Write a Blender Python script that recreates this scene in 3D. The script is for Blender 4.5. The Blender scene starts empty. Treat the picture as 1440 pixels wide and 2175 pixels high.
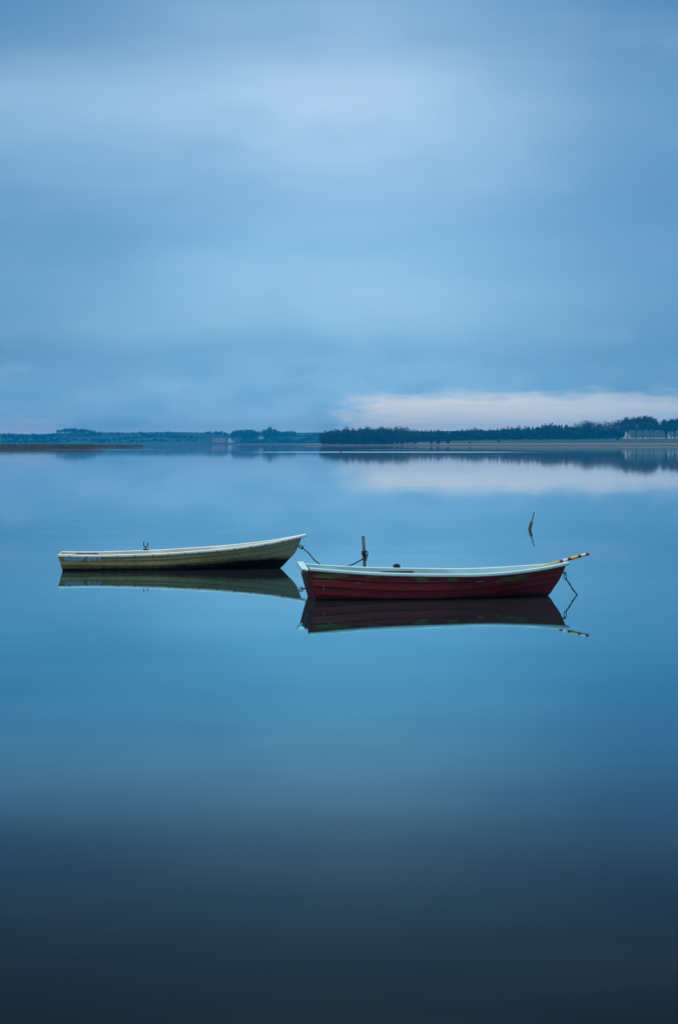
import bpy, bmesh, math, random
from mathutils import Vector, Matrix
from mathutils import noise as mnoise

random.seed(7)
S = bpy.context.scene
COL = S.collection
R = math.radians
PI = math.pi

# ------------------------------------------------------------------ camera
CAM_H = 2.44            # eye height above the water
F_PX = 4229.0           # 70 mm on a 36 mm tall frame, in pixels of the 2175 px tall photograph
PITCH = math.atan((1087.5 - 941.0) / F_PX)
cd = bpy.data.cameras.new('camera')
cd.sensor_fit = 'VERTICAL'
cd.sensor_height = 36.0
cd.sensor_width = 36.0 * 1440 / 2175
cd.lens = F_PX * 36.0 / 2175
cd.clip_start = 0.1
cd.clip_end = 40000
cam = bpy.data.objects.new('camera', cd)
COL.objects.link(cam)
cam.location = (0, 0, CAM_H)
cam.rotation_euler = (PI / 2 - PITCH, 0, 0)
S.camera = cam

# ------------------------------------------------------------------ exposure
S.view_settings.view_transform = 'Standard'
S.view_settings.look = 'None'
S.view_settings.exposure = 0.0
S.view_settings.gamma = 1.0
S.cycles.use_denoising = True
S.cycles.volume_bounces = 1
S.cycles.max_bounces = 8
S.cycles.sample_clamp_indirect = 4.0


def lin(c):
    return tuple((x / 255 / 12.92) if x / 255 <= 0.04045 else ((x / 255 + 0.055) / 1.055) ** 2.4 for x in c)


# ------------------------------------------------------------------ node helper
class NT:
    def __init__(self, tree):
        self.t = tree

    def n(self, kind, **kw):
        nd = self.t.nodes.new(kind)
        ins = kw.pop('ins', {})
        for k, v in kw.items():
            setattr(nd, k, v)
        for k, v in ins.items():
            self.put(nd, k, v)
        return nd

    def put(self, nd, k, v):
        if isinstance(v, bpy.types.NodeSocket):
            self.t.links.new(v, nd.inputs[k])
        else:
            nd.inputs[k].default_value = v

    def m(self, op, a, b=0.0, c=0.0, clamp=False):
        nd = self.n('ShaderNodeMath', operation=op, use_clamp=clamp)
        self.put(nd, 0, a)
        self.put(nd, 1, b)
        if op in ('MULTIPLY_ADD', 'COMPARE', 'SMOOTH_MIN', 'SMOOTH_MAX'):
            self.put(nd, 2, c)
        return nd.outputs[0]

    def vm(self, op, a, b=(0, 0, 0)):
        nd = self.n('ShaderNodeVectorMath', operation=op)
        self.put(nd, 0, a)
        if op not in ('LENGTH', 'NORMALIZE'):
            self.put(nd, 1, b)
        return nd.outputs['Value'] if op in ('LENGTH', 'DOT_PRODUCT') else nd.outputs[0]

    def mix(self, fac, a, b, blend='MIX'):
        nd = self.n('ShaderNodeMix', data_type='RGBA', blend_type=blend)
        nd.clamp_factor = True
        self.put(nd, 0, fac)
        for i, v in ((6, a), (7, b)):
            if not isinstance(v, bpy.types.NodeSocket) and len(v) == 3:
                v = (*v, 1.0)
            self.put(nd, i, v)
        return nd.outputs[2]

    def ramp(self, fac, stops, interp='EASE'):
        nd = self.n('ShaderNodeValToRGB')
        cr = nd.color_ramp
        cr.interpolation = interp
        while len(cr.elements) < len(stops):
            cr.elements.new(0.5)
        for e, (p, c) in zip(cr.elements, stops):
            e.position = p
            e.color = (*c, 1.0) if not isinstance(c, (int, float)) else (c, c, c, 1.0)
        self.put(nd, 0, fac)
        return nd.outputs[0]

    def smooth(self, x, lo, hi):
        nd = self.n('ShaderNodeMapRange', interpolation_type='SMOOTHSTEP')
        self.put(nd, 0, x)
        for i, v in enumerate((lo, hi, 0.0, 1.0)):
            self.put(nd, i + 1, v)
        return nd.outputs[0]

    def noise(self, vec, scale, detail=3.0, rough=0.5):
        nd = self.n('ShaderNodeTexNoise')
        nd.noise_dimensions = '3D'
        if vec is not None:
            self.put(nd, 'Vector', vec)
        self.put(nd, 'Scale', scale)
        self.put(nd, 'Detail', detail)
        self.put(nd, 'Roughness', rough)
        return nd.outputs[0]


# ------------------------------------------------------------------ world: dusk overcast with soft cloud
SUN_ELEV, SUN_AZ = R(70), R(205)
W = bpy.data.worlds.new("World")
S.world = W
W.use_nodes = True
wt = NT(W.node_tree)
W.node_tree.nodes.clear()
tc = wt.n('ShaderNodeTexCoord')
dirv = wt.vm('NORMALIZE', tc.outputs['Generated'])
sx = wt.n('ShaderNodeSeparateXYZ')
wt.put(sx, 0, dirv)
el = wt.m('ARCSINE', sx.outputs[2])                     # elevation, radians
az = wt.m('ARCTAN2', sx.outputs[0], sx.outputs[1])      # azimuth from +Y, radians
pos = wt.n('ShaderNodeCombineXYZ', ins={0: az, 1: el})
streak = wt.noise(wt.vm('MULTIPLY', pos.outputs[0], (5.0, 22.0, 1.0)), 1.0, 3.0, 0.5)
billow = wt.noise(wt.vm('MULTIPLY', pos.outputs[0], (9.0, 14.0, 1.0)), 1.0, 3.0, 0.5)
el_w = wt.m('ADD', el, wt.m('MULTIPLY', wt.m('SUBTRACT', billow, 0.5), 0.022))
# cloud deck tone by height (drifting, never straight, because el_w is warped)
EMAX = 1.5708
deck = [
    (0.000, (205, 230, 250)), (0.010, (180, 219, 246)), (0.020, (150, 203, 238)), (0.033, (138, 193, 230)), (0.045, (122, 182, 222)),
    (0.060, (146, 196, 231)), (0.075, (152, 201, 236)), (0.100, (142, 193, 231)), (0.118, (140, 188, 228)), (0.140, (152, 196, 232)),
    (0.168, (164, 202, 234)), (0.194, (140, 182, 219)), (0.2225, (122, 169, 211)), (0.30, (100, 142, 182)),
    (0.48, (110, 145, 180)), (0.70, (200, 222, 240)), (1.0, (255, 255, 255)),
]
el_n = wt.m('DIVIDE', el_w, 1.0, clamp=True)
base = wt.ramp(el_n, [(p, lin(c)) for p, c in deck], 'LINEAR')


def gauss(cx, cy, rx, ry, p=1.0):
    """soft patch of cloud at azimuth cx, elevation cy (radians)"""
    d = wt.vm('LENGTH', wt.vm('MULTIPLY', wt.vm('SUBTRACT', pos.outputs[0], (cx, cy, 0)), (1 / rx, 1 / ry, 0)))
    return wt.m('MULTIPLY', wt.m('EXPONENT', wt.m('MULTIPLY', wt.m('MULTIPLY', d, d), -1.0)), p)


sky = base
# the deck is thinner (brighter) straight ahead than to either side and behind
aside = wt.smooth(wt.m('ABSOLUTE', wt.m('ADD', az, wt.m('MULTIPLY', wt.m('SUBTRACT', billow, 0.5), 0.06))), 0.01, 0.20)
lifted = wt.m('SUBTRACT', 1.0, wt.m('ADD', gauss(-0.15, 0.160, 0.10, 0.030, 0.55), gauss(-0.02, 0.17, 0.06, 0.03, 0.2)))
sky = wt.mix(wt.m('MULTIPLY', aside, lifted), sky, wt.mix(1.0, sky, (0.42, 0.59, 0.69), 'MULTIPLY'))
sky = wt.mix(gauss(0.0, 0.170, 0.060, 0.030, 0.6), sky, lin((184, 214, 242)))
sky = wt.mix(gauss(0.17, 0.14, 0.06, 0.08, 0.35), sky, lin((92, 146, 198)))
sky = wt.mix(wt.m('MULTIPLY', wt.smooth(streak, 0.42, 0.75), 0.22), sky, lin((176, 210, 240)))
sky = wt.mix(wt.m('MULTIPLY', wt.smooth(streak, 0.55, 0.25), 0.24), sky, lin((85, 150, 200)))
sky = wt.mix(wt.m('MULTIPLY', wt.smooth(billow, 0.52, 0.30), 0.22), sky, lin((92, 152, 198)))
mottle = wt.noise(wt.vm('MULTIPLY', pos.outputs[0], (26.0, 60.0, 1.0)), 1.0, 4.0, 0.55)
near_hor = wt.smooth(el, 0.075, 0.025)
sky = wt.mix(wt.m('MULTIPLY', wt.m('MULTIPLY', wt.smooth(mottle, 0.52, 0.36), near_hor), 0.35), sky, lin((100, 166, 212)))
sky = wt.mix(wt.m('MULTIPLY', wt.m('MULTIPLY', wt.smooth(mottle, 0.50, 0.75), near_hor), 0.22), sky, lin((190, 216, 240)))
# paler, slightly warm break in the cloud low over the far shore
puff = wt.noise(wt.vm('MULTIPLY', pos.outputs[0], (42.0, 120.0, 1.0)), 1.0, 5.0, 0.6)
wisp = wt.noise(wt.vm('MULTIPLY', pos.outputs[0], (14.0, 260.0, 1.0)), 1.0, 4.0, 0.6)
edge = wt.m('ADD', el, wt.m('ADD', wt.m('MULTIPLY', wt.m('SUBTRACT', puff, 0.5), 0.010), wt.m('MULTIPLY', wt.m('SUBTRACT', wisp, 0.5), 0.007)))
low = wt.smooth(edge, 0.0275, 0.0195)
side = wt.smooth(wt.m('ADD', az, wt.m('MULTIPLY', wt.m('SUBTRACT', puff, 0.5), 0.075)), -0.006, 0.024)
far_side = wt.ramp(az, [(0.0, 0.95), (0.07, 0.92), (0.11, 0.82), (0.17, 0.66), (0.3, 0.25), (0.6, 0.0)], 'LINEAR')
low = wt.m('MULTIPLY', wt.m('MULTIPLY', low, side), wt.m('MULTIPLY', far_side, wt.m('MULTIPLY_ADD', wt.smooth(wisp, 0.3, 0.7), 0.22, 0.78)))
sky = wt.mix(low, sky, lin((246, 243, 241)))
pinkl = wt.m('MULTIPLY', wt.m('MULTIPLY', wt.smooth(edge, 0.016, 0.006), wt.smooth(az, -0.125, -0.15)), 0.8)
sky = wt.mix(pinkl, sky, lin((205, 214, 236)))
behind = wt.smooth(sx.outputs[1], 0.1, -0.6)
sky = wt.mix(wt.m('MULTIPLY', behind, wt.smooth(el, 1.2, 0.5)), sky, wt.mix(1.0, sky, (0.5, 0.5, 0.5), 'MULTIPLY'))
nish = wt.n('ShaderNodeTexSky', sky_type='NISHITA')
nish.sun_disc = False
nish.sun_elevation = SUN_ELEV
nish.sun_rotation = SUN_AZ
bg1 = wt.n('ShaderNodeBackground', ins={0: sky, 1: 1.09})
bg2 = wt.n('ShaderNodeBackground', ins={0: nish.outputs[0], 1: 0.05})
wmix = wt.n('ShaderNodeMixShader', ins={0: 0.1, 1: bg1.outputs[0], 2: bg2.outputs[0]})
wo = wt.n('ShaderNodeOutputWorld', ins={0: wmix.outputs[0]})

# sun behind thick cloud: weak, very soft
sd = bpy.data.lights.new('sun', 'SUN')
sd.energy = 2.0
sd.angle = R(25)
sd.color = (1.0, 0.985, 0.96)
sun = bpy.data.objects.new('sun', sd)
COL.objects.link(sun)
sdir = Vector((math.sin(SUN_AZ) * math.cos(SUN_ELEV), math.cos(SUN_AZ) * math.cos(SUN_ELEV), math.sin(SUN_ELEV)))
sun.rotation_euler = sdir.to_track_quat('Z', 'Y').to_euler()
sun.location = (0, -20, 60)


# ------------------------------------------------------------------ generic helpers
def at(u, v, Y):
    """world point seen at photo pixel (u, v) at distance Y along the view"""
    b = -(v - 1087.5) / F_PX
    a = (u - 720.0) / F_PX
    cp, sp = math.cos(PITCH), math.sin(PITCH)
    s = Y / (cp + b * sp)
    return Vector((a * s, Y, CAM_H + s * (-sp + b * cp)))


def tag(o, label=None, cat=None, group=None, kind=None):
    for k, v in (('label', label), ('category', cat), ('group', group), ('kind', kind)):
        if v:
            o[k] = v
    return o


def empty(name, loc, rz=0.0):
    o = bpy.data.objects.new(name, None)
    o.empty_display_size = 0.2
    COL.objects.link(o)
    o.location = loc
    o.rotation_euler = (0, 0, rz)
    return o


def obj(name, bm, mat, parent=None, smooth=False, loc=None):
    me = bpy.data.meshes.new(name)
    bmesh.ops.recalc_face_normals(bm, faces=bm.faces[:])
    bm.to_mesh(me)
    bm.free()
    if smooth:
        me.polygons.foreach_set('use_smooth', [True] * len(me.polygons))
    me.materials.append(mat)
    o = bpy.data.objects.new(name, me)
    COL.objects.link(o)
    if parent:
        o.parent = parent
    if loc is not None:
        o.location = loc
    return o


def raw(name, verts, faces, mat, parent=None, smooth=False):
    me = bpy.data.meshes.new(name)
    me.from_pydata(verts, [], faces)
    me.update()
    if smooth:
        me.polygons.foreach_set('use_smooth', [True] * len(me.polygons))
    me.materials.append(mat)
    o = bpy.data.objects.new(name, me)
    COL.objects.link(o)
    if parent:
        o.parent = parent
    return o


def add_box(bm, c, s, bev=0.0, rot=None):
    g = bmesh.ops.create_cube(bm, size=1.0)
    M = Matrix.Translation(c) @ (rot.to_4x4() if rot else Matrix.Identity(4)) @ Matrix.Diagonal((*s, 1))
    bmesh.ops.transform(bm, matrix=M, verts=g['verts'])
    if bev:
        es = list({e for v in g['verts'] for e in v.link_edges})
        bmesh.ops.bevel(bm, geom=es, offset=bev, segments=2, affect='EDGES', profile=0.5)


def catmull(pts, n):
    pts = [Vector(p) for p in pts]
    P = [pts[0] * 2 - pts[1]] + pts + [pts[-1] * 2 - pts[-2]]
    out = []
    for i in range(1, len(P) - 2):
        for k in range(n):
            t = k / n
            a, b, c, d = P[i - 1], P[i], P[i + 1], P[i + 2]
            out.append(0.5 * ((2 * b) + (c - a) * t + (2 * a - 5 * b + 4 * c - d) * t * t + (3 * b - a - 3 * c + d) * t ** 3))
    out.append(pts[-1])
    return out


def add_tube(bm, pts, r, seg=8, cap=True):
    pts = [Vector(p) for p in pts]
    rad = r if callable(r) else (lambda t: r)
    rings = []
    up = Vector((0, 0, 1))
    T0 = (pts[1] - pts[0]).normalized()
    if abs(T0.dot(up)) > 0.95:
        up = Vector((1, 0, 0))
    N = T0.cross(up).normalized()
    for i, p in enumerate(pts):
        T = (pts[min(i + 1, len(pts) - 1)] - pts[max(i - 1, 0)]).normalized()
        N = (N - T * N.dot(T)).normalized()
        B = T.cross(N)
        rr = rad(i / (len(pts) - 1))
        rings.append([bm.verts.new(p + (N * math.cos(2 * PI * k / seg) + B * math.sin(2 * PI * k / seg)) * rr) for k in range(seg)])
    for a, b in zip(rings, rings[1:]):
        for k in range(seg):
            bm.faces.new((a[k], a[(k + 1) % seg], b[(k + 1) % seg], b[k]))
    if cap:
        bm.faces.new(rings[0][::-1])
        bm.faces.new(rings[-1])
    return rings


def interp(tab, x):
    if x <= tab[0][0]:
        return tab[0][1]
    for (a, b), (c, d) in zip(tab, tab[1:]):
        if x <= c:
            return b + (d - b) * (x - a) / (c - a)
    return tab[-1][1]


def interp_s(tab, x):
    """monotone-ish cubic through a table"""
    n = len(tab)
    if x <= tab[0][0]:
        return tab[0][1]
    if x >= tab[-1][0]:
        return tab[-1][1]
    i = max(k for k in range(n) if tab[k][0] <= x)
    i = min(i, n - 2)

    def slope(k):
        if k == 0:
            return (tab[1][1] - tab[0][1]) / (tab[1][0] - tab[0][0])
        if k == n - 1:
            return (tab[-1][1] - tab[-2][1]) / (tab[-1][0] - tab[-2][0])
        return (tab[k + 1][1] - tab[k - 1][1]) / (tab[k + 1][0] - tab[k - 1][0])
    x0, y0 = tab[i]
    x1, y1 = tab[i + 1]
    h = x1 - x0
    t = (x - x0) / h
    m0, m1 = slope(i) * h, slope(i + 1) * h
    return (2 * t ** 3 - 3 * t * t + 1) * y0 + (t ** 3 - 2 * t * t + t) * m0 + (-2 * t ** 3 + 3 * t * t) * y1 + (t ** 3 - t * t) * m1


def sstep(a, b, x):
    t = max(0.0, min(1.0, (x - a) / (b - a)))
    return t * t * (3 - 2 * t)


# ------------------------------------------------------------------ materials
def mat(name):
    m = bpy.data.materials.new(name)
    m.use_nodes = True
    m.node_tree.nodes.clear()
    t = NT(m.node_tree)
    return m, t


def finish(t, color, rough=0.6, bump=None, bump_d=0.01, spec=0.5, metal=0.0):
    p = t.n('ShaderNodeBsdfPrincipled')
    t.put(p, 'Base Color', color if isinstance(color, bpy.types.NodeSocket) else (*color, 1))
    t.put(p, 'Roughness', rough)
    t.put(p, 'Metallic', metal)
    t.put(p, 'Specular IOR Level', spec)
    if bump is not None:
        b = t.n('ShaderNodeBump', ins={'Strength': 1.0, 'Distance': bump_d, 'Height': bump})
        t.put(p, 'Normal', b.outputs[0])
    t.n('ShaderNodeOutputMaterial', ins={0: p.outputs[0]})


def simple(name, c1, c2, scale=8.0, rough=0.6, bump=0.0, spec=0.4, metal=0.0, stretch=(1, 1, 1)):
    m, t = mat(name)
    co = t.n('ShaderNodeTexCoord').outputs['Object']
    v = t.vm('MULTIPLY', co, stretch)
    nz = t.noise(v, scale, 5.0, 0.6)
    col = t.mix(t.smooth(nz, 0.3, 0.7), c1, c2)
    finish(t, col, rough, nz if bump else None, bump, spec, metal)
    return m


def blobs(t, co, lst, warp, amp=0.7, lo=-0.05, hi=0.15):
    """worn patches with ragged edges: (x, z, half length, half height) in the boat's own coordinates"""
    cur = None
    for (cx, cz, rx, rz) in lst:
        d = t.vm('LENGTH', t.vm('MULTIPLY', t.vm('SUBTRACT', co, (cx, 0, cz)), (1 / rx, 0, 1 / rz)))
        f = t.m('SUBTRACT', 1.0, d)
        cur = f if cur is None else t.m('MAXIMUM', cur, f)
    cur = t.m('ADD', cur, t.m('MULTIPLY', t.m('SUBTRACT', warp, 0.5), amp))
    return t.smooth(cur, lo, hi)


def red_hull_material():
    m, t = mat('red_hull_paint')
    co = t.n('ShaderNodeTexCoord').outputs['Object']
    sp = t.n('ShaderNodeSeparateXYZ', ins={0: co})
    big = t.noise(t.vm('MULTIPLY', co, (1.2, 1, 4)), 2.0, 4.0, 0.6)
    fine = t.noise(t.vm('MULTIPLY', co, (1, 1, 2.5)), 22.0, 5.0, 0.65)
    warp = t.noise(t.vm('MULTIPLY', co, (1.0, 1, 1.6)), 16.0, 4.0, 0.65)
    col = t.mix(t.smooth(big, 0.3, 0.7), (0.215, 0.012, 0.018), (0.30, 0.019, 0.027))
    col = t.mix(t.m('MULTIPLY', t.smooth(fine, 0.55, 0.8), 0.5), col, (0.19, 0.045, 0.055))
    col = t.mix(t.m('MULTIPLY', t.smooth(fine, 0.42, 0.2), 0.6), col, (0.07, 0.008, 0.010))
    bow_pale = t.m('MULTIPLY', t.smooth(sp.outputs[0], 2.9, 3.8), t.smooth(big, 0.25, 0.65))
    col = t.mix(t.m('MULTIPLY', bow_pale, 0.6), col, (0.30, 0.05, 0.065))  # mixes in a paler pink toward the bow
    green = [(0.17, 0.395, 0.23, 0.035), (0.40, 0.39, 0.09, 0.022), (0.16, 0.318, 0.22, 0.007), (0.85, 0.375, 0.10, 0.014),
             (1.60, 0.345, 0.13, 0.018), (1.62, 0.31, 0.08, 0.014),
             (2.10, 0.325, 0.08, 0.022), (2.86, 0.275, 0.05, 0.022), (3.04, 0.305, 0.14, 0.030), (3.25, 0.335, 0.13, 0.030),
             (3.28, 0.425, 0.18, 0.014), (3.55, 0.455, 0.22, 0.018), (0.62, 0.28, 0.05, 0.010)]
    ragged = t.noise(t.vm('MULTIPLY', co, (1.0, 1, 1.8)), 34.0, 6.0, 0.75)
    g = blobs(t, co, green, t.m('ADD', t.m('MULTIPLY', warp, 0.5), t.m('MULTIPLY', ragged, 0.5)), 2.2, -0.2, 0.2)
    col = t.mix(t.m('MULTIPLY', g, 0.9), col, t.mix(fine, (0.10, 0.17, 0.025), (0.17, 0.25, 0.05)))
    chips = [(0.10, 0.205, 0.008, 0.042), (0.78, 0.296, 0.018, 0.006), (1.56, 0.19, 0.008, 0.007), (1.77, 0.24, 0.006, 0.009),
             (2.35, 0.20, 0.007, 0.008), (0.32, 0.30, 0.007, 0.007), (0.50, 0.15, 0.018, 0.004)]
    c = blobs(t, co, chips, ragged, 0.9, 0.0, 0.25)
    col = t.mix(t.m('MULTIPLY', c, 0.75), col, (0.55, 0.52, 0.5))
    # weed and slime along the waterline
    zz = t.m('ADD', sp.outputs[2], t.m('MULTIPLY', t.m('SUBTRACT', warp, 0.5), 0.07))
    col = t.mix(t.m('MULTIPLY', t.smooth(zz, 0.070, 0.012), 0.93), col, (0.018, 0.010, 0.010))
    finish(t, col, t.m('MULTIPLY_ADD', fine, 0.3, 0.38), fine, 0.004, 0.35)
    return m


def cream_hull_material():
    m, t = mat('cream_hull_gelcoat')
    co = t.n('ShaderNodeTexCoord').outputs['Object']
    sp = t.n('ShaderNodeSeparateXYZ', ins={0: co})
    big = t.noise(t.vm('MULTIPLY', co, (1.5, 1, 1.0)), 2.2, 4.0, 0.6)
    drip = t.noise(t.vm('MULTIPLY', co, (9, 9, 0.8)), 2.5, 5.0, 0.65)
    fine = t.noise(t.vm('MULTIPLY', co, (1, 1, 2.0)), 18.0, 5.0, 0.65)
    warp = t.noise(t.vm('MULTIPLY', co, (1.4, 1, 1.6)), 7.0, 5.0, 0.7)
    col = t.mix(t.smooth(big, 0.3, 0.7), (0.62, 0.48, 0.20), (0.50, 0.385, 0.155))
    col = t.mix(t.m('MULTIPLY', t.smooth(drip, 0.45, 0.75), 0.55), col, (0.20, 0.15, 0.055))
    # algae plus painted shadow under the flare, one band climbing toward the bow
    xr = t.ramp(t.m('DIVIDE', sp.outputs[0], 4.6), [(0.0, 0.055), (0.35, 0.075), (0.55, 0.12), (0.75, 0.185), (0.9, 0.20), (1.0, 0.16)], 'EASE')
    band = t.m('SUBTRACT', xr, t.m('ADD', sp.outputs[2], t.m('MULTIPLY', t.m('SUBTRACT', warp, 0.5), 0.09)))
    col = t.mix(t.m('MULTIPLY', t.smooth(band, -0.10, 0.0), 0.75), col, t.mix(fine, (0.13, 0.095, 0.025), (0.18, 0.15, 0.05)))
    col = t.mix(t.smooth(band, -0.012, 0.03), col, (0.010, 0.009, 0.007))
    bow = t.m('MULTIPLY', t.smooth(sp.outputs[0], 2.8, 4.2), t.smooth(band, 0.0, -0.06))
    col = t.mix(t.m('MULTIPLY', bow, 0.6), col, t.mix(fine, (0.50, 0.44, 0.28), (0.66, 0.60, 0.42)))
    # remains of a pale blue painted panel near the stern
    plate = [(0.20, 0.245, 0.13, 0.075), (0.31, 0.245, 0.10, 0.075), (0.09, 0.245, 0.08, 0.07), (0.50, 0.24, 0.05, 0.075), (0.60, 0.25, 0.05, 0.06), (0.71, 0.245, 0.06, 0.06)]
    inside = t.m('MULTIPLY', t.smooth(t.m('ABSOLUTE', t.m('SUBTRACT', sp.outputs[2], 0.232)), 0.050, 0.044), t.smooth(t.m('ABSOLUTE', t.m('SUBTRACT', sp.outputs[0], 0.37)), 0.365, 0.355))
    pm = t.m('MULTIPLY', blobs(t, co, plate, fine, 1.0, 0.05, 0.25), inside)
    col = t.mix(t.m('MULTIPLY', pm, 0.9), col, (0.55, 0.78, 0.80))
    finish(t, col, t.m('MULTIPLY_ADD', fine, 0.3, 0.35), fine, 0.003, 0.35)
    return m


def white_paint(name, base, stain, amt=0.35):
    m, t = mat(name)
    co = t.n('ShaderNodeTexCoord').outputs['Object']
    big = t.noise(co, 3.0, 5.0, 0.65)
    fine = t.noise(t.vm('MULTIPLY', co, (2, 4, 4)), 14.0, 5.0, 0.7)
    col = t.mix(t.m('MULTIPLY', t.smooth(big, 0.45, 0.75), amt), base, stain)
    col = t.mix(t.m('MULTIPLY', t.smooth(fine, 0.6, 0.8), amt * 1.3), col, tuple(x * 0.5 for x in stain))
    finish(t, col, 0.5, fine, 0.002, 0.4)
    return m


M = {}
M['red_hull'] = red_hull_material()
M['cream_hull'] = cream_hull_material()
M['rail_blue'] = white_paint('pale_blue_rail_paint', (0.54, 0.82, 0.86), (0.34, 0.56, 0.60), 0.3)
M['rail_white'] = white_paint('white_rail_gelcoat', (0.80, 0.88, 0.84), (0.52, 0.55, 0.44), 0.3)
M['inner_blue'] = white_paint('pale_blue_inside_paint', (0.36, 0.62, 0.67), (0.22, 0.42, 0.46), 0.4)
M['inner_white'] = white_paint('white_inside_gelcoat', (0.66, 0.71, 0.62), (0.40, 0.42, 0.30), 0.4)
M['red_transom'] = simple('red_transom_paint', (0.19, 0.030, 0.038), (0.13, 0.045, 0.036), 9.0, 0.85, 0.003, 0.12)
M['dark_wood'] = simple('dark_weathered_board', (0.035, 0.032, 0.026), (0.075, 0.065, 0.045), 10.0, 0.8, 0.004)
M['wood'] = simple('thwart_wood', (0.20, 0.17, 0.11), (0.10, 0.08, 0.05), 6.0, 0.7, 0.003, stretch=(6, 1, 1))
M['iron'] = simple('dark_iron', (0.03, 0.03, 0.035), (0.07, 0.055, 0.045), 30.0, 0.5, 0.002, 0.5, 0.6)
M['rust'] = simple('rusty_bolt', (0.10, 0.04, 0.018), (0.05, 0.025, 0.015), 60.0, 0.8)
M['galv'] = simple('galvanised_pipe', (0.36, 0.40, 0.41), (0.16, 0.18, 0.18), 14.0, 0.55, 0.002, 0.5, 0.5, stretch=(1, 1, .4))
M['rope'] = simple('dark_wet_rope', (0.010, 0.016, 0.022), (0.022, 0.03, 0.036), 60.0, 0.8, 0.003)
M['weed_rope'] = simple('weedy_rope', (0.018, 0.028, 0.016), (0.035, 0.045, 0.025), 60.0, 0.85, 0.003)
M['pole_wood'] = simple('varnished_pole_wood', (0.66, 0.52, 0.25), (0.52, 0.38, 0.16), 5.0, 0.5, 0.0, stretch=(8, 8, 1))
M['pole_red'] = simple('pole_red_paint', (0.33, 0.014, 0.03), (0.26, 0.01, 0.02), 12.0, 0.45)
M['pole_white'] = simple('pole_white_paint', (0.78, 0.80, 0.80), (0.68, 0.70, 0.70), 12.0, 0.45)
M['pole_yellow'] = simple('pole_yellow_paint', (0.78, 0.60, 0.015), (0.68, 0.50, 0.01), 12.0, 0.45)
M['stake'] = simple('old_stake_wood', (0.06, 0.05, 0.04), (0.10, 0.085, 0.065), 20.0, 0.8, 0.003, stretch=(4, 4, 1))
M['float'] = simple('brown_float', (0.075, 0.05, 0.03), (0.11, 0.075, 0.04), 20.0, 0.8, 0.003)
M['bark'] = simple('dark_bark', (0.018, 0.019, 0.016), (0.034, 0.032, 0.028), 2.0, 0.9)
M['leaf_dark'] = simple('dark_evergreen_leaf', (0.004, 0.014, 0.010), (0.011, 0.026, 0.016), 3.0, 0.8)
M['leaf_mid'] = simple('dull_green_leaf', (0.008, 0.020, 0.013), (0.018, 0.030, 0.020), 3.0, 0.8)
M['twig'] = simple('bare_twig', (0.013, 0.016, 0.016), (0.026, 0.028, 0.026), 3.0, 0.9)
M['reed'] = simple('dry_reed', (0.14, 0.12, 0.07), (0.08, 0.08, 0.05), 0.15, 0.9)
M['mud'] = simple('dark_mud', (0.010, 0.010, 0.010), (0.022, 0.020, 0.017), 0.8, 0.8)
M['white_wall'] = simple('whitewashed_wall', (0.66, 0.70, 0.72), (0.56, 0.60, 0.62), 0.5, 0.8)
M['slate'] = simple('grey_slate_roof', (0.016, 0.05, 0.075), (0.026, 0.065, 0.09), 0.6, 0.7)
M['red_roof'] = simple('red_tile_roof', (0.24, 0.075, 0.055), (0.18, 0.065, 0.05), 0.6, 0.8)
M['bright_wall'] = simple('fresh_white_wall', (0.88, 0.88, 0.88), (0.80, 0.80, 0.80), 0.5, 0.8)
M['glass'] = simple('dark_window_glass', (0.03, 0.035, 0.04), (0.04, 0.05, 0.06), 1.0, 0.15, 0.0, 0.6)
M['feather'] = simple('dark_feathers', (0.03, 0.027, 0.024), (0.07, 0.06, 0.05), 20.0, 0.8)


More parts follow.
